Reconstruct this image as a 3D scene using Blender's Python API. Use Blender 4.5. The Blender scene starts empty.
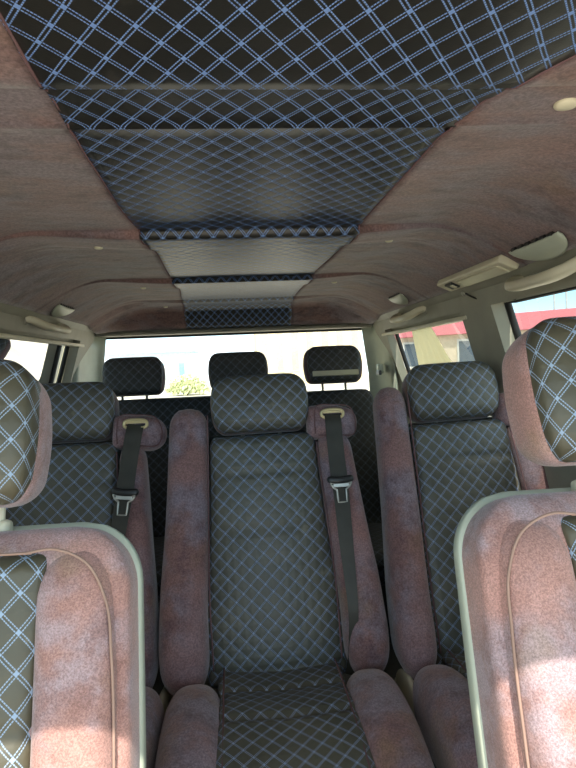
import bpy, bmesh, math, random
import numpy as np
from mathutils import Matrix, Vector
random.seed(7)
SC = bpy.context.scene
COL = SC.collection
R = math.radians

# ------------------------------------------------------------------ camera
def setup_camera():
    psi, th, ro, F = R(5.1), R(2.1), R(2.4), 575.0
    f = Vector((math.sin(psi)*math.cos(th), math.cos(psi)*math.cos(th), -math.sin(th)))
    r0 = Vector((math.cos(psi), -math.sin(psi), 0)); u0 = r0.cross(f)
    r = math.cos(ro)*r0 - math.sin(ro)*u0
    u = math.sin(ro)*r0 + math.cos(ro)*u0
    cd = bpy.data.cameras.new('camera'); co = bpy.data.objects.new('camera', cd); COL.objects.link(co)
    m = Matrix((r, u, -f)).transposed().to_4x4(); m.translation = (0, 0, 1.10)
    co.matrix_world = m
    cd.sensor_fit = 'VERTICAL'; cd.sensor_height = 24.0; cd.lens = 24.0*F/768
    cd.clip_start = 0.02; cd.clip_end = 300
    SC.camera = co
setup_camera()

# ------------------------------------------------------------------ sky, sun, exposure
SKY, SUN, EXPO = 1.15, 2.1, 1.5
w = bpy.data.worlds.new('sky'); SC.world = w; w.use_nodes = True
nt = w.node_tree; nt.nodes.clear()
tc = nt.nodes.new('ShaderNodeTexCoord'); sp = nt.nodes.new('ShaderNodeSeparateXYZ')
rp = nt.nodes.new('ShaderNodeValToRGB'); bg = nt.nodes.new('ShaderNodeBackground'); wo = nt.nodes.new('ShaderNodeOutputWorld')
nt.links.new(tc.outputs['Generated'], sp.inputs[0]); nt.links.new(sp.outputs['Z'], rp.inputs[0])
rp.color_ramp.elements[0].position = 0.0; rp.color_ramp.elements[0].color = (0.80, 0.88, 0.92, 1)
rp.color_ramp.elements[1].position = 0.6; rp.color_ramp.elements[1].color = (0.82, 0.80, 0.76, 1)
e = rp.color_ramp.elements.new(0.10); e.color = (0.34, 0.66, 0.88, 1)
e = rp.color_ramp.elements.new(0.28); e.color = (0.46, 0.68, 0.84, 1)
nt.links.new(rp.outputs[0], bg.inputs[0]); bg.inputs[1].default_value = SKY
nt.links.new(bg.outputs[0], wo.inputs[0])
sl = bpy.data.lights.new('sun', 'SUN'); sl.energy = SUN; sl.angle = R(0.6); sl.color = (1.0, 0.94, 0.84)
so = bpy.data.objects.new('sun', sl); COL.objects.link(so)
so.rotation_euler = Vector((-0.04, 0.69, -0.80)).to_track_quat('-Z', 'Y').to_euler()   # sun stands ahead of the van
so.location = (0, -4, 6)
vs = SC.view_settings
vs.view_transform = 'Standard'; vs.look = 'None'; vs.exposure = EXPO; vs.gamma = 1.0; vs.use_curve_mapping = False

# ------------------------------------------------------------------ materials
class NT:
    def __init__(s, name):
        s.m = bpy.data.materials.new(name); s.m.use_nodes = True
        s.t = s.m.node_tree; s.b = s.t.nodes['Principled BSDF']; s.out = s.t.nodes['Material Output']
    def n(s, k, **kw):
        x = s.t.nodes.new(k)
        for a, v in kw.items(): setattr(x, a, v)
        return x
    def l(s, a, b): s.t.links.new(a, b)
    def math(s, op, a, b=None, c=None, clamp=False):
        x = s.n('ShaderNodeMath', operation=op); x.use_clamp = clamp
        for i, v in enumerate((a, b, c)):
            if v is None: continue
            if isinstance(v, (int, float)): x.inputs[i].default_value = v
            else: s.l(v, x.inputs[i])
        return x.outputs[0]
    def smooth(s, v, lo, hi, a=0.0, b=1.0):
        x = s.n('ShaderNodeMapRange', interpolation_type='SMOOTHSTEP')
        s.l(v, x.inputs[0])
        for i, q in enumerate((lo, hi, a, b)): x.inputs[i+1].default_value = q
        return x.outputs[0]
    def mix(s, fac, a, b):
        x = s.n('ShaderNodeMix', data_type='RGBA')
        if isinstance(fac, (int, float)): x.inputs[0].default_value = fac
        else: s.l(fac, x.inputs[0])
        for i, v in ((6, a), (7, b)):
            if isinstance(v, tuple): x.inputs[i].default_value = (*v, 1)
            else: s.l(v, x.inputs[i])
        return x.outputs[2]
    def noise(s, vec, scale, detail=3, rough=.55):
        x = s.n('ShaderNodeTexNoise'); x.inputs['Scale'].default_value = scale
        x.inputs['Detail'].default_value = detail; x.inputs['Roughness'].default_value = rough
        s.l(vec, x.inputs['Vector']); return x.outputs['Fac']
    def bump(s, h, strength, dist, prev=None):
        x = s.n('ShaderNodeBump'); x.inputs['Strength'].default_value = strength; x.inputs['Distance'].default_value = dist
        s.l(h, x.inputs['Height'])
        if prev: s.l(prev, x.inputs['Normal'])
        return x.outputs[0]

def plain(name, col, rough=.5, metal=0.0, spec=.5, grain=0.0, gscale=60):
    t = NT(name); t.b.inputs['Roughness'].default_value = rough; t.b.inputs['Metallic'].default_value = metal
    t.b.inputs['Specular IOR Level'].default_value = spec
    tc = t.n('ShaderNodeTexCoord').outputs['Object']
    nz = t.noise(tc, gscale*.12, 4)
    f = t.smooth(nz, .3, .7)
    lo = tuple(c*(1-.10-grain) for c in col); hi = tuple(min(1, c*(1.06+grain)) for c in col)
    t.l(t.mix(f, lo, hi), t.b.inputs['Base Color'])
    t.l(t.bump(t.noise(tc, gscale*4, 2), .08, .001), t.b.inputs['Normal'])
    return t.m

def suede(name, warm, cool, dark, scale=7, sheen=.35, stretch=(1, 1, 1), stain=(.28, .17, .10), gs=300):
    t = NT(name)
    tc = t.n('ShaderNodeTexCoord').outputs['Object']
    a = t.noise(tc, scale, 4, .6); b = t.noise(tc, scale*2.3, 4, .65); g = t.noise(tc, gs, 3, .75)
    tan = t.noise(tc, scale*.62, 3)
    mp = t.n('ShaderNodeMapping'); mp.inputs['Scale'].default_value = stretch; t.l(tc, mp.inputs[0])
    a = t.noise(mp.outputs[0], scale, 4, .6); b = t.noise(mp.outputs[0], scale*2.3, 5, .7)
    big = t.noise(tc, scale*.45, 2)
    c = t.mix(t.smooth(a, .40, .60), warm, cool)
    c = t.mix(t.math('MULTIPLY', t.smooth(b, .46, .66), .65), c, dark)
    c = t.mix(t.math('MULTIPLY', t.smooth(big, .50, .64), .55), c, tuple(min(1, x*1.35) for x in warm))
    c = t.mix(t.math('MULTIPLY', t.smooth(tan, .54, .70), .6), c, stain)
    c2 = t.n('ShaderNodeMix', data_type='RGBA', blend_type='MULTIPLY'); c2.inputs[0].default_value = .75
    t.l(c, c2.inputs[6])
    gr = t.n('ShaderNodeCombineColor'); gv = t.smooth(g, .3, .7, .55, 1.35)
    for i in range(3): t.l(gv, gr.inputs[i])
    t.l(gr.outputs[0], c2.inputs[7])
    t.l(c2.outputs[2], t.b.inputs['Base Color'])
    t.b.inputs['Roughness'].default_value = .95; t.b.inputs['Specular IOR Level'].default_value = .12
    t.b.inputs['Sheen Weight'].default_value = sheen; t.b.inputs['Sheen Roughness'].default_value = .45
    n1 = t.bump(t.noise(tc, 10, 4), .5, .010)
    t.l(t.bump(g, .35, .0012, n1), t.b.inputs['Normal'])
    return t.m

def quilt(name, base, base2, thread, w=.042, h=.042, rough=.45, spec=.5, off=.0021, hw=.0008, puff=.0016):
    t = NT(name)
    uv = t.n('ShaderNodeUVMap'); uv.uv_map = 'UVMap'
    s = t.n('ShaderNodeSeparateXYZ'); t.l(uv.outputs[0], s.inputs[0])
    tcn = t.n('ShaderNodeTexCoord').outputs['Object']
    wob = t.math('MULTIPLY', t.math('SUBTRACT', t.noise(tcn, 9, 2), .5), .12)
    u = t.math('DIVIDE', s.outputs[0], w); v = t.math('DIVIDE', s.outputs[1], h)
    a = t.math('ADD', t.math('ADD', u, v), wob); b = t.math('ADD', t.math('SUBTRACT', u, v), wob)
    L = 1/math.sqrt(1/w**2 + 1/h**2)
    ds, masks = [], []
    for p, q in ((a, b), (b, a)):
        d = t.math('MULTIPLY', t.math('ABSOLUTE', t.math('SUBTRACT', t.math('FRACT', t.math('ADD', p, .5)), .5)), L)
        ds.append(d)
        ln = t.smooth(t.math('ABSOLUTE', t.math('SUBTRACT', d, off)), hw*.5, hw*1.4, 1, 0)
        dash = t.smooth(t.math('ABSOLUTE', t.math('SUBTRACT', t.math('FRACT', t.math('MULTIPLY', q, 9)), .5)), .33, .42, 1, .12)
        masks.append(t.math('MULTIPLY', ln, dash))
    mask = t.math('MAXIMUM', masks[0], masks[1])
    knot = t.smooth(t.math('MAXIMUM', ds[0], ds[1]), off*.9, off*1.5, .9, 0)      # the stitches crowd where the lines cross
    mask = t.math('MAXIMUM', mask, knot)
    dm = t.math('MINIMUM', ds[0], ds[1])
    wear = t.smooth(t.noise(tcn, 5, 4, .6), .4, .68)
    spots = t.math('MULTIPLY', t.smooth(t.noise(tcn, 16, 3, .7), .64, .74), .5)
    c = t.mix(wear, base, base2)
    c = t.mix(spots, c, tuple(min(1, x*1.9+.01) for x in base2))
    c = t.mix(mask, c, thread)
    t.l(c, t.b.inputs['Base Color'])
    t.l(t.math('ADD', t.math('MULTIPLY', mask, .35), rough, clamp=True), t.b.inputs['Roughness'])
    t.b.inputs['Specular IOR Level'].default_value = spec
    hgt = t.smooth(dm, 0, L*.42)
    n1 = t.bump(hgt, .55, puff)
    n2 = t.bump(t.noise(tcn, 500, 2), .12, .001, n1)
    t.l(t.bump(mask, .5, .0012, n2), t.b.inputs['Normal'])
    return t.m

def glass(name, tint, refl=.06):
    m = bpy.data.materials.new(name); m.use_nodes = True; t = m.node_tree; t.nodes.clear()
    tr = t.nodes.new('ShaderNodeBsdfTransparent'); tr.inputs[0].default_value = (*tint, 1)
    gl = t.nodes.new('ShaderNodeBsdfGlossy'); gl.inputs['Roughness'].default_value = .02
    fr = t.nodes.new('ShaderNodeFresnel'); fr.inputs[0].default_value = 1.45
    mx = t.nodes.new('ShaderNodeMixShader'); o = t.nodes.new('ShaderNodeOutputMaterial')
    t.links.new(fr.outputs[0], mx.inputs[0]); t.links.new(tr.outputs[0], mx.inputs[1]); t.links.new(gl.outputs[0], mx.inputs[2])
    t.links.new(mx.outputs[0], o.inputs[0]); return m

M = {}
M['suede'] = suede('mauve_suede', (.255, .145, .138), (.265, .210, .245), (.145, .086, .095), 9, gs=230)
M['suede_front'] = suede('daylit_suede', (.43, .24, .205), (.43, .32, .335), (.29, .155, .135), 9, stain=(.44, .29, .17), gs=420)  # lighter copy of the seat suede, front daylight is in the colour
M['suede_roof'] = suede('brown_suede', (.190, .116, .108), (.185, .145, .158), (.078, .050, .052), 7, .30, (.75, 1.3, 1), (.22, .135, .095), 170)
M['suede_shaded'] = suede('shaded_suede', (.13, .075, .08), (.12, .09, .105), (.07, .045, .05))  # darker copy of the seat suede, shade is in the colour
THREAD = (.24, .36, .62)
M['q_seat'] = quilt('quilted_leatherette', (.082, .080, .060), (.112, .107, .080), (.30, .40, .62), .040, .040, off=.0015, hw=.00060)
M['q_front'] = quilt('quilted_olive_leatherette', (.085, .078, .050), (.115, .10, .062), (.36, .48, .64), .041, .046)
M['q_roof'] = quilt('quilted_black_leatherette', (.016, .016, .014), (.022, .021, .018), (.19, .33, .68), .0385, .051, .36, .5, .0022, .00085, .0004)
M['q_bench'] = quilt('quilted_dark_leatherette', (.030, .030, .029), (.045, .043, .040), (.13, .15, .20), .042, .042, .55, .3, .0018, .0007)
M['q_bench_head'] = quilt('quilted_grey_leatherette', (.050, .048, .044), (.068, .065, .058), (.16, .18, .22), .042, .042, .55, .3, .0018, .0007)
M['cream'] = plain('cream_plastic', (.68, .63, .46), .42)
M['trim'] = plain('grey_cream_plastic', (.30, .29, .225), .55)
M['sage'] = plain('sage_cream_plastic', (.50, .54, .43), .4)
M['black'] = plain('black_rubber', (.012, .012, .012), .6)
M['blackplastic'] = plain('black_plastic', (.02, .02, .02), .4)
M['web'] = plain('belt_webbing', (.045, .043, .034), .55, grain=.15, gscale=120)
M['steel'] = plain('brushed_steel', (.55, .53, .48), .35, .9)
M['brass'] = plain('brassy_plate', (.70, .58, .32), .4, .55)
M['pipe'] = plain('stitched_piping', (.40, .26, .205), .9, spec=.1)
M['pipe_dark'] = plain('dark_piping', (.17, .10, .105), .9, spec=.1)
M['floor'] = plain('grey_floor_mat', (.10, .095, .085), .9, grain=.2)
M['shell'] = plain('dark_seat_shell', (.05, .05, .045), .6)
M['glass_rear'] = glass('rear_glass', (.90, .93, .90))
M['glass_side'] = glass('tinted_side_glass', (.58, .62, .60))

# ------------------------------------------------------------------ helpers
def link(name, me, mats, parent=None):
    o = bpy.data.objects.new(name, me); COL.objects.link(o)
    for m in (mats if isinstance(mats, (list, tuple)) else [mats]): me.materials.append(m)
    if parent: o.parent = parent
    return o
def empty(name, loc=(0, 0, 0), rz=0):
    o = bpy.data.objects.new(name, None); COL.objects.link(o); o.location = loc; o.rotation_euler = (0, 0, rz)
    o.empty_display_size = .05; return o
def tag(o, label, cat, group=None):
    o['label'] = label; o['category'] = cat
    if group: o['group'] = group
    return o
def struct(o, label=None):
    o['kind'] = 'structure'
    if label: o['label'] = label
    return o
def catmull(P, n):
    P = np.array(P, float)
    seg = np.linalg.norm(np.diff(P[:, :3], axis=0), axis=1); s = np.r_[0, np.cumsum(seg)]
    x = np.linspace(0, s[-1], n); out = np.zeros((n, P.shape[1]))
    mth = np.gradient(P, s, axis=0) if len(P) > 2 else np.repeat((P[1:]-P[:1])/s[-1], 2, 0)
    for k, xv in enumerate(x):
        i = min(max(np.searchsorted(s, xv, 'right')-1, 0), len(s)-2)
        h = s[i+1]-s[i]; t = (xv-s[i])/h
        out[k] = ((2*t**3-3*t*t+1)*P[i] + (t**3-2*t*t+t)*h*mth[i] + (-2*t**3+3*t*t)*P[i+1] + (t**3-t*t)*h*mth[i+1])
    return x, out
def mesh_from(V, faces, uvs=None, name='m', smooth=True):
    me = bpy.data.meshes.new(name); me.from_pydata([tuple(v) for v in V], [], faces); 
    if uvs is not None:
        ul = me.uv_layers.new(name='UVMap')
        idx = np.zeros(len(me.loops), dtype=np.int32); me.loops.foreach_get('vertex_index', idx)
        ul.data.foreach_set('uv', np.array(uvs, dtype=np.float32)[idx].ravel())
    if smooth: me.polygons.foreach_set('use_smooth', [True]*len(me.polygons))
    me.validate(); me.update(); return me

def loft(st, n=4.0, K=44, M_=46, r0=.03, r1=.03, k0=1.0, k1=1.0, mod=None, xf=None, A=(1, 0, 0), uv0=(0, 0), bulge=0.0):
    """Superellipse rings (x,y,z,half width,half depth) swept along a path, both ends rounded off."""
    s, P = catmull(st, M_*4); Ltot = s[-1]
    tt = .5-.5*np.cos(np.linspace(0, math.pi, M_)); tt = .55*tt+.45*np.linspace(0, 1, M_)
    S = tt*Ltot; Q = np.stack([np.interp(S, s, P[:, j]) for j in range(5)], 1)
    A = np.array(A, float); ph = np.linspace(-math.pi/2, 1.5*math.pi, K, endpoint=False)
    cs, sn = np.cos(ph), np.sin(ph)
    ex = np.sign(cs)*np.abs(cs)**(2/n); ey = np.sign(sn)*np.abs(sn)**(2/n)
    T = np.gradient(Q[:, :3], S, axis=0)
    V, U = [], []
    vlen = 0; prev = None
    for i in range(M_):
        t = T[i]/np.linalg.norm(T[i]); N = np.cross(t, A); N /= np.linalg.norm(N); B = np.cross(N, t)
        a, b = Q[i, 3], Q[i, 4]; ka = kb = 1.0
        for d, r, k in ((S[i], r0, k0), (Ltot-S[i], r1, k1)):
            if d < r:
                q = math.sqrt(max(0, 1-(1-d/r)**2)); da = min(r*k, a*.98)
                ka = min(ka, 1-(da/a)*(1-q)); kb = min(kb, max(.03, .12+.88*q))
        aa, bb = a*ka, b*kb
        dm = mod(S[i]/Ltot) if mod else 0.0
        x = aa*ex; y = bb*ey
        if dm or bulge:
            wgt = np.clip(-ey, 0, 1); y = y + dm*wgt - bulge*wgt*(1-ex**2)*kb
        c = Q[i, :3]
        ring = c + np.outer(x, B) + np.outer(y, N)
        fc = c - bb*N
        if prev is not None: vlen += np.linalg.norm(fc-prev)
        prev = fc
        side = np.clip((np.abs(ex)-.85)/.15, 0, 1)
        u = x + np.sign(ex)*side*(y+bb)*.8
        V.append(ring); U.append(np.stack([u+uv0[0], np.full(K, vlen)+uv0[1]], 1))
    V = np.concatenate(V); U = np.concatenate(U)
    F = []
    for i in range(M_-1):
        for k in range(K):
            k2 = (k+1) % K
            F.append((i*K+k, i*K+k2, (i+1)*K+k2, (i+1)*K+k))
    F.append(tuple(range(K-1, -1, -1))); F.append(tuple((M_-1)*K+k for k in range(K)))
    if xf is not None:
        m3 = np.array(xf.to_3x3()); tr = np.array(xf.translation); V = V@m3.T + tr
    return mesh_from(V, F, U)

def tube(P, r, K=8, n=40, xf=None, closed=False, smooth=True):
    P = np.array(P, float)
    if closed: Q = P
    else: _, Q = catmull(P, n) if len(P) > 2 else (None, np.linspace(P[0], P[1], 2))
    n = len(Q)
    V = []; up = np.array([.123, .317, .94])
    for i in range(n):
        t = (Q[(i+1) % n]-Q[i-1]) if closed else (Q[min(i+1, n-1)]-Q[max(i-1, 0)])
        t /= np.linalg.norm(t); a = np.cross(t, up); a /= np.linalg.norm(a); b = np.cross(t, a)
        up = np.cross(a, t) if abs(np.dot(np.cross(a, t), up)) > 0 else up
        for k in range(K):
            p = 2*math.pi*k/K; V.append(Q[i] + r*(math.cos(p)*a+math.sin(p)*b))
    F = []
    for i in range(n if closed else n-1):
        for k in range(K):
            j = (i+1) % n; k2 = (k+1) % K; F.append((i*K+k, j*K+k, j*K+k2, i*K+k2))
    if not closed: F += [tuple(range(K)), tuple((n-1)*K+k for k in range(K-1, -1, -1))]
    V = np.array(V)
    if xf is not None: V = V@np.array(xf.to_3x3()).T + np.array(xf.translation)
    me = mesh_from(V, F); bm = bmesh.new(); bm.from_mesh(me); bmesh.ops.recalc_face_normals(bm, faces=bm.faces); bm.to_mesh(me); bm.free()
    return me
def box(c, s, bev=.004, seg=2, xf=None):
    bm = bmesh.new(); bmesh.ops.create_cube(bm, size=1.0)
    bmesh.ops.scale(bm, vec=s, verts=bm.verts)
    if bev: bmesh.ops.bevel(bm, geom=bm.edges[:], offset=bev, segments=seg, affect='EDGES', profile=.6)
    bmesh.ops.translate(bm, vec=c, verts=bm.verts)
    if xf is not None: bmesh.ops.transform(bm, matrix=xf, verts=bm.verts)
    me = bpy.data.meshes.new('b'); bm.to_mesh(me); bm.free()
    me.polygons.foreach_set('use_smooth', [False]*len(me.polygons)); return me
def join(*ms):
    bm = bmesh.new()
    for m in ms: bm.from_mesh(m)
    me = bpy.data.meshes.new('j'); bm.to_mesh(me); bm.free(); return me
def sheet(P, U=None, thick=0.0, flip=False):
    """Grid surface P[i][j]."""
    P = np.array(P, float); a, b = P.shape[:2]
    F = []
    for i in range(a-1):
        for j in range(b-1):
            q = (i*b+j, i*b+j+1, (i+1)*b+j+1, (i+1)*b+j); F.append(q[::-1] if flip else q)
    return mesh_from(P.reshape(-1, 3), F, None if U is None else np.array(U).reshape(-1, 2))
def ribbon(P, W, thick, xf=None, n=30, twist=None):
    """Flat band along P with half widths W; faces -Y."""
    _, Q = catmull([(*p, w_) for p, w_ in zip(P, W)], n)
    V, F, U = [], [], []; s = 0
    for i in range(n):
        t = Q[min(i+1, n-1), :3]-Q[max(i-1, 0), :3]; t /= np.linalg.norm(t)
        side = np.cross(t, np.array([0, -1., 0])); side /= np.linalg.norm(side)
        if twist:
            an = twist(i/(n-1)); nn = np.cross(side, t); side = math.cos(an)*side + math.sin(an)*nn
        nn = np.cross(side, t)*thick*.5; c = Q[i, :3]; h = side*Q[i, 3]
        for v in (c-h-nn, c+h-nn, c+h+nn, c-h+nn): V.append(v)
    for i in range(n-1):
        for k in range(4): F.append((i*4+k, i*4+(k+1) % 4, i*4+4+(k+1) % 4, i*4+4+k))
    F += [(3, 2, 1, 0), tuple((n-1)*4+k for k in range(4))]
    V = np.array(V)
    if xf is not None: V = V@np.array(xf.to_3x3()).T + np.array(xf.translation)
    me = mesh_from(V, F, smooth=False)
    bm = bmesh.new(); bm.from_mesh(me); bmesh.ops.recalc_face_normals(bm, faces=bm.faces); bm.to_mesh(me); bm.free(); return me
def copy_tree(o, parent=None):
    c = o.copy(); COL.objects.link(c)
    if parent: c.parent = parent
    for ch in list(o.children): copy_tree(ch, c)
    return c

# ------------------------------------------------------------------ van shell
XC = .015
Y0, Y1 = .04, 3.02
def dz_profile(y):
    pts = [(0, 0), (.42, 0), (.52, -.002), (.59, -.005), (.64, -.009), (.660, -.009), (.666, -.003), (.69, -.001), (.74, -.002), (.769, -.003), (.775, -.006), (.781, -.003),
           (1.335, -.003), (1.345, -.006), (1.348, -.021), (1.356, -.023), (1.45, -.023), (1.475, -.022), (1.50, -.012), (1.51, -.015), (1.53, -.008), (2.055, -.005), (2.066, -.008), (2.07, -.020), (2.08, -.022), (2.19, -.022), (2.23, -.012),
           (2.24, -.015), (2.26, -.008), (2.72, -.006), (2.735, -.018), (2.85, -.019), (2.92, -.032), (2.97, -.055), (3.0, -.085), (3.02, -.125)]
    return np.interp(y, [p[0] for p in pts], [p[1] for p in pts])
def zc(x, y):
    d = abs(x-XC); t = min(max((d-.44)/.26, 0), 1)
    base = 1.42-.105*t*t*(1.5-.5*t)
    q = min(max((d-.26)/.30, 0), 1)
    damp = 1-.90*q if y < 2.8 else 1-.1*t
    z = base + float(dz_profile(y))*damp
    if y > 2.91:      # the lining runs down to a straight header above the rear window
        k = min((y-2.91)/.10, 1); z = (1-k)*z + k*1.297
    return z
YS = sorted(set(list(np.linspace(Y0, Y1, 90).round(4)) + [.64, .660, .666, .67, .769, .775, .781, 1.335, 1.345, 1.348, 1.356, 1.45, 1.475, 1.50, 1.51, 1.53, 2.055, 2.066, 2.07, 2.08, 2.19, 2.23, 2.24, 2.26, 2.72, 2.735, 2.85, 2.92, 2.97, 2.985, 3.0, 3.01]))
def lx(y):   # cut line where the suede meets the quilting
    return float(np.interp(y, [0, .40, .55, .69, .87, 1.17, 1.41, 1.8, 2.42, 2.9, 3.1], [-.17, -.182, -.190, -.197, -.208, -.210, -.200, -.204, -.214, -.245, -.25])) + .003*math.sin(y*9)
def rx(y):
    return float(np.interp(y, [0, .35, .47, .58, .64, .72, .82, 1.22, 1.6, 2.0, 2.5, 3.1], [.36, .40, .405, .385, .350, .318, .303, .306, .302, .292, .285, .30])) + .003*math.sin(y*8+1)
def build_ceiling():
    V, F = [], []
    def block(x0f, x1f, n):
        base = len(V)
        for y in YS:
            for j in range(n+1):
                x = x0f(y)+(x1f(y)-x0f(y))*j/n; V.append((x, y, zc(x, y)-.0005))
        for i in range(len(YS)-1):
            for j in range(n):
                q = base+i*(n+1)+j; F.append((q, q+n+1, q+n+2, q+1))
    block(lambda y: XC-.70, lx, 26); block(rx, lambda y: XC+.70, 22)
    o = struct(link('ceiling', mesh_from(V, F), M['suede_roof']), 'mauve brown suede roof lining on both sides of the quilted strip')
    s = o.modifiers.new('th', 'SOLIDIFY'); s.thickness = .012; s.offset = -1
    P, U = [], []; vl = 0; pz = None
    for y in YS:
        rowp, rowu = [], []
        z = zc(.05, y)
        if pz is not None: vl += math.hypot(y-pz[0], z-pz[1])
        pz = (y, z)
        for j in range(31):
            x = lx(y)-.002+(rx(y)-lx(y)+.004)*j/30; rowp.append((x, y, zc(x, y)-.0015)); rowu.append((x, vl))
        P.append(rowp); U.append(rowu)
    q = link('quilted_panel', sheet(P, U, flip=True), M['q_roof'], o)
    s = q.modifiers.new('th', 'SOLIDIFY'); s.thickness = .008; s.offset = -1
    for nm, fx in (('edge_piping', lx), ('edge_piping', rx)):
        link(nm, tube([(fx(y), y, zc(fx(y), y)-.001) for y in YS[::2]], .0018, 6, 160), M['pipe_dark'], o)
    # outer roof skin keeps daylight out
    ro = [[(XC+d, y, 1.47-.10*(abs(d)/.8)**2.2) for d in np.linspace(-.80, .80, 15)] for y in np.linspace(Y0, 3.2, 8)]
    r = link('roof_skin', sheet(ro), M['shell'], o); s = r.modifiers.new('th', 'SOLIDIFY'); s.thickness = .01
build_ceiling()

def wx(z):   # half width of the van at height z
    return np.interp(z, [0, .9, 1.06, 1.25, 1.40], [.885, .885, .83, .775, .74])
ZW0, ZW1 = .88, 1.254
OPEN = {'left': [(.12, .80), (1.02, 1.60), (1.78, 2.78)], 'right': [(.12, .80), (1.02, 1.63), (1.86, 2.83)]}
def build_side(side):
    sg = -1 if side == 'left' else 1
    ops = OPEN[side]
    yb = sorted(set([Y0, 3.20] + [v for o in ops for v in o])); ys = []
    for a, b in zip(yb[:-1], yb[1:]): ys += list(np.linspace(a, b, 5))[:-1]
    ys.append(3.20); zs = [0, .3, .6, ZW0, .95, 1.06, 1.15, ZW1, 1.28, 1.33, 1.40]
    V = [(XC+sg*float(wx(z)), y, z) for y in ys for z in zs]; F = []; nz = len(zs)
    for i in range(len(ys)-1):
        for j in range(nz-1):
            ym, zm = (ys[i]+ys[i+1])/2, (zs[j]+zs[j+1])/2
            if ZW0 < zm < ZW1 and any(a < ym < b for a, b in ops): continue
            q = i*nz+j; f = (q, q+1, q+nz+1, q+nz); F.append(f if sg < 0 else f[::-1])
    o = struct(link('wall_'+side, mesh_from(V, F, smooth=False), M['trim']), 'grey cream plastic side wall and pillars on the %s' % side)
    s = o.modifiers.new('th', 'SOLIDIFY'); s.thickness = .04; s.offset = -1
    return o
build_side('left'); build_side('right')

wn = 0
def side_window(side, k, label):
    global wn
    wn += 1
    sg = -1 if side == 'left' else 1
    a, b = OPEN[side][k]
    P = [[(XC+sg*(float(wx(z))+.03), y, z) for z in np.linspace(ZW0-.01, ZW1+.01, 5)] for y in (a-.01, b+.01)]
    o = struct(link('window_%d' % wn, sheet(P), M['glass_side']), label)
    c = []
    for y, z in [(y, z) for y in np.linspace(a, b, 12) for z in (ZW0,)] + [(b, z) for z in np.linspace(ZW0, ZW1, 6)][1:] + [(y, ZW1) for y in np.linspace(b, a, 12)][1:] + [(a, z) for z in np.linspace(ZW1, ZW0, 6)][1:-1]:
        c.append((XC+sg*(float(wx(z))+.012), y, z))
    link('rubber_seal', tube(c, .011, 8, closed=True), M['black'], o)
for k in range(3):
    nm = ['front', 'middle', 'rear'][k]
    side_window('left', k, 'tinted %s side window on the left of the van' % nm)
    side_window('right', k, 'tinted %s side window on the right of the van' % nm)

# rear wall with the tailgate window
def build_rear():
    xa, xb, za, zb = -.72, .765, .90, 1.268
    xs = [XC-.80, xa] + list(np.linspace(xa, xb, 9))[1:-1] + [xb, XC+.80]
    zs = [0, .45, za, 1.08, zb, 1.33, 1.42]
    V = [(x, 3.10, z) for x in xs for z in zs]; F = []; nz = len(zs)
    for i in range(len(xs)-1):
        for j in range(nz-1):
            xm, zm = (xs[i]+xs[i+1])/2, (zs[j]+zs[j+1])/2
            if xa < xm < xb and za < zm < zb: continue
            q = i*nz+j; F.append((q, q+nz, q+nz+1, q+1))
    o = struct(link('wall_back', mesh_from(V, F, smooth=False), M['trim']), 'tailgate wall around the wide rear window')
    s = o.modifiers.new('th', 'SOLIDIFY'); s.thickness = .04; s.offset = -1
    global wn
    wn += 1
    g = struct(link('window_%d' % wn, mesh_from([(xa-.01, 3.13, za-.01), (xb+.01, 3.13, za-.01), (xb+.01, 3.13, zb+.01), (xa-.01, 3.13, zb+.01)], [(0, 1, 2, 3)]), M['glass_rear']), 'wide bright rear window behind the back bench')
    c = [(x, 3.105, za) for x in np.linspace(xa, xb, 12)] + [(xb, 3.105, z) for z in np.linspace(za, zb, 6)][1:] + [(x, 3.105, zb) for x in np.linspace(xb, xa, 12)][1:] + [(xa, 3.105, z) for z in np.linspace(zb, za, 6)][1:-1]
    link('rubber_seal', tube(c, .007, 8, closed=True), M['black'], g)
    # cream header strip under the roof lining
    h = struct(link('trim_3', box((XC, 3.045, 1.281), (1.44, .07, .016), .006), M['trim']), 'cream strip above the rear window')
build_rear()
# cove rails between roof lining and side windows
def build_rail(side, n):
    sg = -1 if side == 'left' else 1
    prof = [(.672, 1.333), (.70, 1.318), (.715, 1.300), (.735, 1.285), (.757, 1.268), (.768, 1.250), (.770, 1.232), (.785, 1.228)]
    _, pr = catmull([(p[0], 0, p[1]) for p in prof], 18)
    off = lambda y: float(np.interp(y, [1.70, 1.84], [.020, 0]))
    P = [[(XC+sg*p[0], y, p[2]+off(y)*min(1, max(0, (1.30-p[2])/.06))) for p in pr] for y in np.linspace(Y0, 3.03, 60)]
    o = struct(link('trim_%d' % n, sheet(P, flip=(sg > 0)), M['trim']), 'grey cream cove rail above the %s side windows' % side)
    s = o.modifiers.new('th', 'SOLIDIFY'); s.thickness = .006; s.offset = -1
    yw = OPEN[side][2]
    c = link('curtain_track', box((XC+sg*.752, (yw[0]+yw[1])/2+.02, 1.224), (.030, yw[1]-yw[0]+.12, .014), .004), M['cream'], o)
build_rail('left', 1); build_rail('right', 2)
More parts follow.
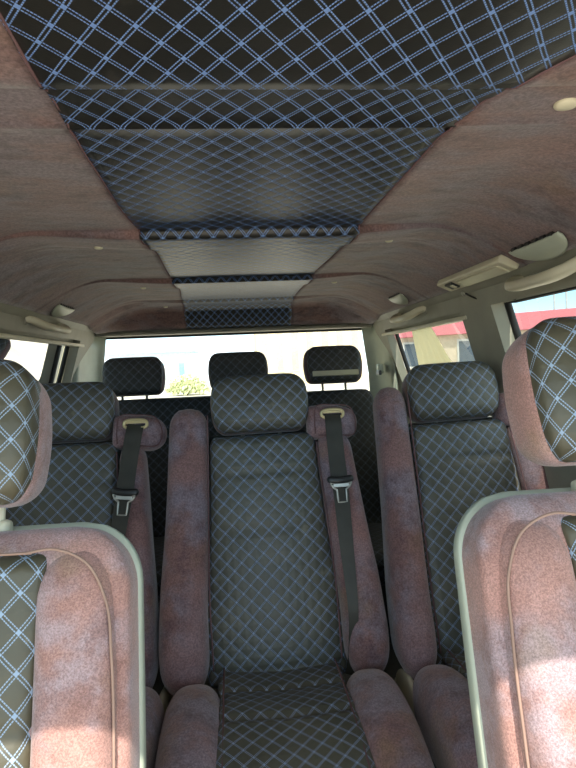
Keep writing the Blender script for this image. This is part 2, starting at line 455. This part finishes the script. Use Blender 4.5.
# rear corner posts
def build_post(side, n):
    sg = -1 if side == 'left' else 1
    y0 = OPEN[side][2][1]+.03
    prof = [(.80, y0), (.79, y0+.05), (.775, y0+.16), (.760, 3.06), (.735, 3.085), (.71, 3.095)] if side == 'right' else [(.80, y0), (.79, y0+.06), (.775, y0+.20), (.765, 3.05), (.742, 3.085), (.72, 3.095)]
    P = [[(XC+sg*(px-max(0, (z-1.0))*.12), py, z) for px, py in prof] for z in np.linspace(.3, 1.30, 12)]
    o = struct(link('trim_%d' % n, sheet(P, flip=(sg < 0)), M['sage']), 'pale rear corner post on the %s' % side)
    s = o.modifiers.new('th', 'SOLIDIFY'); s.thickness = .01
build_post('left', 4); build_post('right', 5)
# floor
struct(link('floor', box((XC, 1.6, -.02), (1.76, 3.1, .04), .002), M['floor']), 'dark grey van floor between the seats')

# ------------------------------------------------------------------ seats
def RX(theta, loc): return Matrix.Translation(loc) @ Matrix.Rotation(-theta, 4, 'X')
def dip(*cs):
    return lambda s: sum(d*math.exp(-((s-c)/w_)**2) for c, w_, d in cs)

def headrest(root, xf, z0, z1, hw, q, sd, pipe, depth=.055, yf=0.0, cr=.05, posts=None, side=.0, pm=None):
    """Padded headrest: suede body, quilted front, seam piping and two posts, as parts of one part."""
    zm = (z0+z1)/2
    bod = link('headrest', loft([(0, yf+.012+depth, z0, hw-.012, depth), (0, yf+.01+depth, zm-.01, hw, depth), (0, yf+.016+depth, z1, hw-.008, depth-.006)], 4.5, r0=cr*.7, r1=cr, k0=.9, k1=.95, xf=xf), sd, root)
    fw = hw-side
    link('quilted_front', loft([(0, yf+depth*.75+.002, z0+.003, fw-.012, depth*.75), (0, yf+depth*.75-.004, zm-.01, fw-.001, depth*.75), (0, yf+depth*.75+.004, z1+.002, fw-.008, depth*.75)], 5.5, r0=cr*.7, r1=cr*.95, k0=.8, k1=.95, xf=xf, uv0=(.011, .006), bulge=.006), q, bod)
    for sx in (-.055, .055):
        link('post', tube([(sx, yf+depth+.01, z0-.10), (sx, yf+depth+.01, z0+.03)], .006, 10, xf=xf), pm or M['steel'], bod)
    return bod

def make_rear_seat(lean, wide=1.0, belt_lean=0.0, tall=.735, pod_dx=.012, with_belt=True, bl=1.0, br=1.0):
    root = empty('passenger_seat')
    th = R(14.5); xf = Matrix.Translation((.030*lean, 0, .280)) @ Matrix.Rotation(-R(2.6)*lean, 4, 'Y') @ Matrix.Rotation(-th, 4, 'X') @ Matrix.Diagonal((wide, 1, 1, 1))
    cxf = Matrix.Translation((.018*lean+.008, 0, -.024)) @ Matrix.Diagonal((wide, 1, 1, 1))
    link('back_shell', loft([(0, .135, .02, .235, .03), (0, .13, .35, .235, .032), (0, .125, .66, .215, .026)], 6, r0=.03, r1=.06, xf=xf), M['shell'], root)
    link('back_panel', loft([(0, .058, -.03, .188, .062), (0, .056, .15, .186, .062), (0, .060, .40, .164, .060), (0, .068, .645, .152, .055)], 7, M_=80, r0=.03, r1=.035, k1=.5, xf=xf, bulge=.012,
         mod=dip((.83, .012, .006), (.60, .010, .007), (.07, .02, .004))), M['q_seat'], root)
    for sg in (-1, 1):
        top = tall if sg < 0 else .640; kk = bl if sg < 0 else br
        bw = lambda c, a: (sg*(c-a+a*kk), a*kk)
        bst = []
        for c, y_, z_, a, b_ in ((.240, .026, -.030, .056, .070), (.243, .006, .06, .064, .090), (.241, .012, .17, .064, .088), (.226, .034, .38, .061, .072), (.209, .058, top, .055, .056)):
            x_, a_ = bw(c, a); bst.append((x_, y_, z_, a_, b_))
        b = link('back_bolster', loft(bst, 2.6, r0=.085, r1=.06, k0=.9, k1=.75, xf=xf), M['suede'], root)
        link('seam', tube([(sg*.168, -.020, .03), (sg*.170, -.022, .2), (sg*.164, -.010, .4), (sg*.154, .008, top-.03)], .0022, 6, xf=xf), M['pipe_dark'], b)
    headrest(root, xf, .650, .822, .146, M['q_seat'], M['suede_shaded'], None, .052, .004, .055, side=.002)
    # belt guide on the shoulder
    pf = xf @ Matrix.Translation((pod_dx, 0, .003))
    pod = link('belt_guide_pad', loft([(.124, .062, .668, .049, .05), (.19, .055, .664, .051, .052), (.274, .066, .652, .044, .046)], 3.4, r0=.02, r1=.045, k0=.4, k1=.9, xf=pf, A=(0, 0, 1)), M['suede'], root)
    link('pad_seam', tube([(.142, .004, .628), (.142, -.002, .667), (.15, -.001, .706), (.20, -.002, .708), (.250, .006, .699), (.266, .022, .66), (.256, .010, .622), (.20, -.001, .620), (.15, .003, .622)], .0018, 6, 60, xf=pf), M['pipe_dark'], pod)
    pts = []
    for k in range(28):
        p = 2*math.pi*k/28; cx, sx = math.cos(p), math.sin(p)
        pts.append((.195+.032*math.copysign(abs(cx)**.7, cx), -.003, .682+.0125*math.copysign(abs(sx)**.7, sx)+.05*(-.15*cx)*.1))
    ring = tube(pts, .0048, 8, closed=True, xf=pf)
    bar = box((.195, -.001, .689), (.058, .006, .010), .002, xf=pf)
    pl = link('guide_plate', join(ring, bar), M['brass'], pod)
    link('slot', box((.195, -.002, .677), (.052, .003, .008), .001, xf=pf), M['black'], pod)
    if with_belt:
        bf = pf @ Matrix.Translation((.195, 0, .67)) @ Matrix.Rotation(R(belt_lean), 4, 'Y') @ Matrix.Translation((-.195, 0, -.67))
        belt = link('seat_belt', ribbon([(.195, -.001, .680), (.1945, -.010, .668), (.193, -.018, .62), (.192, -.028, .54), (.193, -.036, .48)], [.023, .0232, .0232, .0232, .0232], .0025, bf), M['web'], root)
        link('lower_webbing', ribbon([(.193, -.036, .48), (.192, -.048, .42), (.190, -.062, .33), (.189, -.076, .24), (.188, -.080, .15), (.184, -.05, .06), (.178, .0, -.02)], [.022, .021, .019, .016, .013, .012, .012], .0025, bf, 40, lambda s: -.25*s), M['web'], belt)
        # tongue: black stop bar and steel loop
        link('belt_stop', loft([(.156, -.042, .492, .010, .008), (.194, -.044, .488, .010, .010), (.232, -.042, .492, .010, .008)], 3, K=20, M_=18, r0=.01, r1=.01, xf=bf, A=(0, 0, 1)), M['blackplastic'], belt)
        lp = []
        for a_, b_ in [(-.030, .482), (.030, .482), (.024, .470), (.013, .462), (.012, .428), (-.012, .428), (-.013, .462), (-.024, .470)]:
            lp.append((.194+a_, -.046, b_))
        def dens(L):
            o = []
            for i in range(len(L)):
                p, q = np.array(L[i]), np.array(L[(i+1) % len(L)])
                for k in range(4): o.append(tuple(p+(q-p)*k/4))
            return o
        link('belt_tongue', join(tube(dens(lp), .0030, 6, closed=True, xf=bf), box((.194, -.046, .474), (.044, .004, .010), .001, xf=bf)), M['steel'], belt)
    # cushion
    link('seat_cushion', loft([(0, .03, .268, .165, .06), (0, -.05, .272, .163, .062), (0, -.10, .272, .160, .064), (0, -.20, .290, .158, .066), (0, -.34, .290, .160, .066), (0, -.50, .262, .162, .064)], 7, M_=80, r0=.03, r1=.07, k1=.5, bulge=-.012,
         mod=dip((.24, .016, .012), (.52, .014, .010)), A=(-1, 0, 0), xf=cxf), M['q_seat'], root)
    for sg in (-1, 1):
        b = link('cushion_bolster', loft([(sg*.220, -.050, .225, .056, .080), (sg*.216, -.12, .258, .068, .096), (sg*.212, -.25, .272, .074, .102), (sg*.210, -.42, .258, .070, .095), (sg*.210, -.52, .240, .064, .085)], 2.6, r0=.08, r1=.07, k0=.9, k1=.6, A=(-1, 0, 0), xf=cxf), M['suede'], root)
        link('seam', tube([(sg*.146, .0, .335), (sg*.145, -.10, .343), (sg*.142, -.28, .350), (sg*.142, -.45, .336)], .0022, 6, xf=cxf), M['pipe_dark'], b)
        link('recliner_cover', loft([(sg*.268, .02, .14, .012, .08), (sg*.268, -.01, .21, .012, .10), (sg*.268, .01, .285, .011, .07)], 4, K=24, M_=20, r0=.03, r1=.03, xf=cxf), M['cream'], root)
    link('base_frame', join(box((0, -.22, .20), (.46, .48, .05), .01), box((0, -.22, .01), (.36, .46, .02), .004)), M['shell'], root)
    for sg in (-1, 1):
        for y in (-.42, -.02): link('leg', box((sg*.17, y, .10), (.035, .05, .17), .006), M['shell'], root)
    return root

ROW = 'second row seats'
seat = make_rear_seat(.35, br=.93)
seat.location = (.066, 1.485, 0)
tag(seat, 'quilted seat in the middle of the second row, the most fully visible seat', 'seat', ROW)
s2 = make_rear_seat(0.0, 1.0, 7, br=.66, pod_dx=.014)
s2.location = (-.501, 1.50, 0)
tag(s2, 'quilted second row seat half hidden behind the front left seat', 'seat', ROW)
s3 = make_rear_seat(.6, .95, 0, .765, with_belt=False, bl=.86)
s3.location = (.644, 1.455, .012)
tag(s3, 'quilted second row seat under the right side window, behind the front right seat', 'seat', ROW)

# third row bench
def make_bench():
    root = empty('back_bench', (.02, 2.50, 0))
    th = R(11); xf = RX(th, (0, 0, .32))
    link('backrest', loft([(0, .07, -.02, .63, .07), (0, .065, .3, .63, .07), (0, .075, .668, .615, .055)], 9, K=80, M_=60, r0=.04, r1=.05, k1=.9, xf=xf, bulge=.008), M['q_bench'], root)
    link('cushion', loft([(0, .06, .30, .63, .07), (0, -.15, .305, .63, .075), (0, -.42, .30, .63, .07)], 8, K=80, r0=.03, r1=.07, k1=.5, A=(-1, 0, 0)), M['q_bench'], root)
    link('base_frame', box((0, -.15, .12), (1.18, .42, .24), .01), M['shell'], root)
    for i, (x, dz) in enumerate(((-.490, .003), (-.010, .008), (.440, .020))):
        m = xf @ Matrix.Translation((x, 0, dz))
        hb = headrest(root, m, .680, .854, .140, M['q_bench_head'], M['suede_shaded'], None, .05, .01, .045, side=.012 if i == 2 else .004)
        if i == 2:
            link('sunlit_strip', box((-.0, .000, .718), (.215, .016, .024), .003, xf=m), M['cream'], hb)  # raised cream strip stands in for a sunlit band
    return root
tag(make_bench(), 'black quilted rear bench with three headrests below the rear window', 'bench seat')

# front seats
def make_front_seat(pw):
    root = empty('front_seat')
    th = R(15); xf = RX(th, (0, 0, .36))
    H = .585
    link('back_shell', loft([(0, .080, -.02, .246, .018), (0, .078, .28, .248, .018), (0, .080, H+.004, .245, .015)], 7, K=64, r0=.05, r1=.085, k0=.6, k1=.95, xf=xf), M['sage'], root)
    cov = link('back_cover', loft([(0, .045, -.01, .240, .055), (0, .042, .25, .243, .056), (0, .046, H-.002, .241, .048)], 8, K=64, M_=60, r0=.05, r1=.085, k0=.6, k1=.92, xf=xf), M['suede_front'], root)
    link('back_panel', loft([(0, .040, 0.0, pw-.002, .062), (0, .036, .25, pw-.006, .062), (0, .040, H-.028, pw+.002, .054)], 8, M_=70, r0=.05, r1=.028, k0=.4, k1=.3, xf=xf, bulge=.012, mod=dip((.62, .012, .007), (.30, .012, .007)), uv0=(.01, .012)), M['q_front'], root)
    for sg in (-1, 1):
        b = link('back_bolster', loft([(sg*.180, .035, .0, .047, .078), (sg*.179, .026, .25, .049, .080), (sg*.176, .034, .45, .051, .067), (sg*.168, .042, H-.026, .049, .056)], 3.4, r0=.08, r1=.070, k0=.6, k1=.62, xf=xf), M['suede_front'], root)
        link('piping', tube([(sg*.118, -.020, H-.031), (sg*.150, -.020, H-.028), (sg*.190, -.018, H-.046), (sg*.2165, -.018, H-.095), (sg*.2245, -.022, H-.16), (sg*.2285, -.024, .30), (sg*.2290, -.024, .12), (sg*.2260, -.016, .02)], .0019, 8, 80, xf=xf), M['pipe'], b)
    link('top_seam', tube([(-.125, -.020, H-.031), (0, -.023, H-.030), (.125, -.020, H-.031)], .0019, 8, xf=xf), M['pipe'], cov)
    # cushion
    link('seat_cushion', loft([(0, .04, .325, .13, .065), (0, -.20, .335, .13, .07), (0, -.46, .33, .13, .065)], 7, r0=.03, r1=.07, k1=.5, A=(-1, 0, 0)), M['q_front'], root)
    for sg in (-1, 1):
        link('cushion_bolster', loft([(sg*.188, .04, .315, .062, .085), (sg*.190, -.20, .325, .064, .09), (sg*.186, -.46, .315, .060, .08)], 3.2, r0=.06, r1=.07, A=(-1, 0, 0)), M['suede_front'], root)
    link('base_frame', box((0, -.20, .13), (.42, .44, .26), .012), M['shell'], root)
    return root, xf, H
def front_headrest(root, xf, H, z0, z1, hw, side):
    hb = headrest(root, xf, H+z0, H+z1, hw, M['q_front'], M['suede_front'], None, .060, -.012, .055, side=side, pm=M['cream'])
    for sx in (-.055, .055):
        link('post_sleeve', loft([(sx, .06, H-.02, .016, .015), (sx, .06, H+.014, .014, .013)], 3, K=18, M_=12, r0=.004, r1=.006, xf=xf), M['cream'], root)
    return hb
fs, fxf, FH = make_front_seat(.138)
front_headrest(fs, fxf, FH, .030, .236, .113, .0)
fs.location = (-.392, .620, -.026)
f2, fxf, FH = make_front_seat(.130)
front_headrest(f2, fxf, FH, .034, .243, .137, .006)
f2.location = (.538, .560, -.006)
tag(fs, 'front left seat in mauve suede tinted as daylit, cut off by the lower left of the frame', 'seat', 'front seats')
tag(f2, 'front right seat in mauve suede tinted as daylit with taller raised headrest, at the lower right', 'seat', 'front seats')

# ------------------------------------------------------------------ roof fittings
def on_roof(x, y, dz=0): return Vector((x, y, zc(x, y)+dz))
def roof_frame(x, y):
    e_ = .01
    n = Vector((-(zc(x+e_, y)-zc(x-e_, y))/(2*e_), 0, 1)).normalized()   # points up
    yv = Vector((0, 1, 0)); xv = yv.cross(n)
    m = Matrix((xv, yv, n)).transposed().to_4x4(); m.translation = on_roof(x, y); return m
for x, y, lab in [(-.322, 1.455, 'cream trim button on the left suede lining beside the first roof rib'),
                  (-.337, 2.24, 'cream trim button on the left lining, second from the front'),
                  (-.328, 2.86, 'small cream trim button at the rear of the left lining'),
                  (.416, 1.495, 'cream trim button on the right lining above the grab handles'),
                  (.406, 2.28, 'cream trim button at the rear of the right lining'),
                  (.437, .715, 'large cream trim button at the front right edge of the lining')]:
    big = 1.35 if y < 1 else 1.0
    me = loft([(0, 0, -.006*big, .011*big, .011*big), (0, 0, .004, .011*big, .011*big)], 2, K=20, M_=12, r0=.006, r1=.002, k0=1.2)
    m = roof_frame(x, y); me.transform(m)
    o = bpy.data.objects.new('trim_button', me); COL.objects.link(o); me.materials.append(M['cream'])
    tag(o, lab, 'trim button', 'roof lining buttons')

def air_vent(x, y, ln, wd, lab):
    """Half moon plastic cover: straight edge with dark slots towards the roof middle, bulging out over the rail."""
    root = empty('vent_cover'); sg = 1 if x > 0 else -1
    m = roof_frame(x, y); P = []
    for i in range(25):
        t = i/24; row = []
        half = math.sqrt(max(.02, 1-(2*t-1)**2))
        for j in range(9):
            q = j/8
            row.append((sg*(q*wd*half-wd*.45), (t-.5)*ln, -.003-.013*half*math.sin(math.pi*(.12+.80*q))))
        P.append(row)
    me = sheet(P, flip=(sg > 0)); me.transform(m)
    o = link('cover', me, M['sage'], root); s = o.modifiers.new('t', 'SOLIDIFY'); s.thickness = .004; s.offset = 1
    link('slots', join(*[box((-sg*wd*.46, (k-2.5)*ln*.15, -.006), (.008, ln*.09, .008), .001, 1, xf=m) for k in range(6)]), M['blackplastic'], root)
    tag(root, lab, 'vent cover', 'half moon vent covers'); return root
air_vent(-.648, 2.24, .19, .060, 'half moon plastic vent cover at the rear of the left roof edge')
air_vent(.670, 2.27, .17, .058, 'small half moon vent cover behind the roof lamp on the right')
air_vent(.686, 1.22, .21, .062, 'large half moon vent cover in front of the roof lamp on the right')

def dome_lamp():
    root = empty('roof_lamp')
    m = roof_frame(.680, 1.585) @ Matrix.Translation((.004, 0, 0)) @ Matrix.Rotation(R(-8), 4, 'Y')
    link('lamp_base', box((0, 0, -.008), (.056, .44, .022), .008, 3, xf=m), M['cream'], root)
    link('lens', box((.004, -.055, -.019), (.038, .27, .008), .004, 2, xf=m), plain('lamp_lens', (.62, .58, .42), .2), root)
    link('switch', box((-.004, .135, -.020), (.030, .055, .010), .002, 2, xf=m), M['blackplastic'], root)
    link('switch_key', box((-.004, .120, -.026), (.018, .018, .006), .002, 2, xf=m), M['cream'], root)
    tag(root, 'rectangular cream roof lamp with black switch on the right roof edge', 'roof lamp')
dome_lamp()

def grab_handle(side, ya, yb, lab):
    sg = -1 if side == 'left' else 1
    x = XC+sg*.735
    root = empty('grab_handle')
    def p(d, y, z): return (XC+sg*d, y, z)
    pts = [(.740, ya, 1.290), (.715, ya+.012, 1.287), (.688, ya+.040, 1.272), (.680, (ya+yb)/2, 1.265), (.688, yb-.040, 1.272), (.715, yb-.012, 1.287), (.740, yb, 1.290)]
    link('grip', loft([(XC+sg*d, y, z, .013, .019) for d, y, z in pts], 3, K=16, M_=40, r0=.004, r1=.004, A=(1, .02, 0) if False else (0.05, 0, 1)), M['cream'], root)
    for y in (ya, yb):
        link('mount', loft([(XC+sg*.752, y-.026, 1.280, .014, .016), (XC+sg*.740, y, 1.284, .018, .020), (XC+sg*.752, y+.026, 1.280, .014, .016)], 3, K=16, M_=14, r0=.008, r1=.008, A=(0, 0, 1)), M['trim'], root)
    tag(root, lab, 'grab handle', 'grab handles')
grab_handle('left', 2.06, 2.42, 'cream grab handle above the left rear side window')
grab_handle('right', 2.18, 2.52, 'cream grab handle above the right rear side window')
grab_handle('right', 1.13, 1.44, 'cream grab handle above the right middle side window')

# screw and wire on the right rail
def screw(x, y, z, lab):
    me = loft([(0, 0, -.004, .009, .009), (0, 0, .004, .009, .009)], 2, K=16, M_=10, r0=.004, r1=.002)
    me.transform(Matrix.Translation((x, y, z)) @ Matrix.Rotation(R(60), 4, 'Y'))
    o = bpy.data.objects.new('trim_screw', me); COL.objects.link(o); me.materials.append(M['steel']); tag(o, lab, 'screw', 'trim screws')
screw(XC+.715, 1.78, 1.296, 'round screw on the rail above the right window pillar')
screw(XC+.778, 1.82, 1.205, 'round screw on the pillar between the right side windows')
wo_ = link('wire', tube([(XC+.715, 1.76, 1.294), (XC+.728, 1.72, 1.275), (XC+.745, 1.67, 1.262), (XC+.752, 1.60, 1.255), (XC+.756, 1.52, 1.25)], .003, 6), M['black'])
tag(wo_, 'thin black wire running from the screw along the right rail', 'wire')
# seat belt anchor on rear right post
an = empty('belt_anchor')
link('anchor_bracket', box((.752, 2.96, 1.05), (.03, .05, .05), .008), M['sage'], an)
link('buckle_strap', box((.735, 2.92, 1.03), (.015, .06, .025), .004), M['blackplastic'], an)
tag(an, 'belt anchor bracket low on the right rear corner post', 'belt anchor')

# ------------------------------------------------------------------ outdoors
GZ = -.55
g = link('ground', mesh_from([(-40, -30, GZ), (40, -30, GZ), (40, 60, GZ), (-40, 60, GZ)], [(0, 1, 2, 3)]), plain('pale_gravel', (.62, .58, .50), .95, spec=.1, grain=.15, gscale=6))
struct(g, 'pale sunlit yard outside the van')
def building(name, loc, size, wall, roof, label, nwin, rh=.8, face=(0, -1), win=(1.0, 1.2, 1.2), wcol=(.10, .13, .17)):
    root = empty(name, loc)
    sx, sy, sz = size
    link('walls', box((0, 0, sz/2), size, .02), plain(name+'_wall', wall, .9, spec=.1), root)
    me = mesh_from([(-sx/2-.3, -sy/2-.3, sz), (sx/2+.3, -sy/2-.3, sz), (sx/2+.3, sy/2+.3, sz), (-sx/2-.3, sy/2+.3, sz), (-sx/2+.5 if sx > sy else 0, 0 if sx > sy else -sy/2+.5, sz+rh), (sx/2-.5 if sx > sy else 0, 0 if sx > sy else sy/2-.5, sz+rh)],
                   [(3, 2, 1, 0), (0, 1, 5, 4), (1, 2, 5), (2, 3, 4, 5), (3, 0, 4)] if sx > sy else [(3, 2, 1, 0), (0, 1, 4), (1, 2, 5, 4), (2, 3, 5), (3, 0, 4, 5)], smooth=False)
    link('roof', me, plain(name+'_roof', roof, .7), root)
    fm = plain(name+'_frame', (.6, .6, .56), .6); gm = plain(name+'_pane', wcol, .2)
    W_, H_, zb = win
    for i in range(nwin):
        if face[1]: c = (-sx/2+(i+.5)*sx/nwin, face[1]*(sy/2+.02), zb+H_/2); s1 = (W_, .08, H_); s2_ = (W_-.16, .10, H_-.16)
        else: c = (face[0]*(sx/2+.02), -sy/2+(i+.5)*sy/nwin, zb+H_/2); s1 = (.08, W_, H_); s2_ = (.10, W_-.16, H_-.16)
        f = link('window', box(c, s1, .01), fm, root); link('pane', box(c, s2_, .005), gm, f)
    return tag(root, label, 'building')
hs = building('house', (12.9, 22.3, GZ), (6, 12, 2.5), (.62, .52, .40), (.48, .12, .14), 'low beige house with pink red roof outside the right side windows', 5, .85, (-1, 0), (.8, 1.1, 1.2)); hs.rotation_euler.z = R(45)
building('wall_building', (-7.5, 14.0, GZ), (4, 18, 4.5), (.40, .365, .24), (.5, .4, .3), 'sunlit cream building outside the left side window', 3, .6, (1, 0), (.8, 1.0, 2.6))
building('shed', (-5.2, 38, GZ), (5, 4, 2.6), (.75, .80, .84), (.35, .52, .66), 'pale building with a blue roof far behind the van on the left', 4, .5, (0, -1), (.5, 1.5, .5), (.25, .45, .6))
building('apartment_block', (5.6, 46, GZ), (8, 6, 5.2), (.80, .66, .42), (.6, .5, .4), 'half built yellow block far behind the rear window', 7, .3, (0, -1), (.7, 3.2, 1.0), (.55, .45, .33))
def bush(loc, r, label):
    root = empty('bush', loc)
    V, F = [], []
    rnd = random.Random(3)
    for k in range(900):
        d = Vector((rnd.gauss(0, 1), rnd.gauss(0, 1), rnd.gauss(0, 1))).normalized()*r*(rnd.random()**.4)
        d.z = abs(d.z)*1.1+.15; d.x *= 1.3
        q = Vector((rnd.gauss(0, 1), rnd.gauss(0, 1), rnd.gauss(0, 1))).normalized(); s = q.cross(Vector((.3, .5, .8))).normalized(); t = q.cross(s)
        b = len(V); l_ = .16
        V += [d-s*l_*.4, d-t*l_, d+s*l_*.4, d+t*l_]; F.append((b, b+1, b+2, b+3))
    link('foliage', mesh_from(V, F, smooth=False), plain('bush_leaf', (.66, .70, .42), .7, grain=.3), root)
    link('stem', tube([(0, 0, 0), (.05, .02, .5), (0, 0, r)], .05, 6), plain('bush_stem', (.2, .13, .08), .9), root)
    return tag(root, label, 'bush')
bush((-2.9, 34, GZ), 1.0, 'yellow green bush seen through the rear window beside the left headrest')
for i, (x, y) in enumerate(((17.0, 29.3), (17.8, 29.5))):
    root = empty('light_pole', (x, y, GZ))
    link('mast', tube([(0, 0, 0), (0, 0, 6)], .05, 8), plain('grey_pole', (.4, .42, .42), .5), root)
    link('lamp_arm', tube([(0, 0, 5.8), (-.3, 0, 6.1), (-.9, 0, 6.15)], .035, 8, 12), bpy.data.materials['grey_pole'], root)
    tag(root, ('left' if i == 0 else 'right')+' of the two thin poles against the sky outside the right window', 'pole', 'thin poles outside')

# pale cream translucent sheet with folds, just inside the right rear window
def sheet_mat():
    t = NT('cream_translucent'); tl = t.n('ShaderNodeBsdfTranslucent'); tl.inputs[0].default_value = (.95, .88, .68, 1)
    t.b.inputs['Base Color'].default_value = (.80, .74, .56, 1); t.b.inputs['Roughness'].default_value = .95
    mx = t.n('ShaderNodeMixShader'); mx.inputs[0].default_value = .75
    t.l(t.b.outputs[0], mx.inputs[1]); t.l(tl.outputs[0], mx.inputs[2]); t.l(mx.outputs[0], t.out.inputs[0]); return t.m
def cream_sheet():
    P = []
    for i in range(24):
        v = i/23; z = 1.226-.30*v; row = []
        ya = 2.50+.14*v; yb = 2.27-.30*v**.8+.05*math.sin(v*3)
        for j in range(60):
            q = j/59; y = ya+(yb-ya)*q
            row.append((XC+float(wx(z))-.012+.010*math.sin(q*34+v*1.5)*(.4+.6*v), y, z))
        P.append(row)
    o = link('cream_sheet', sheet(P), sheet_mat()); m = o.modifiers.new('t', 'SOLIDIFY'); m.thickness = .002
    tag(o, 'pale cream folded sheet just inside the right rear side window', 'cream_sheet')
cream_sheet()
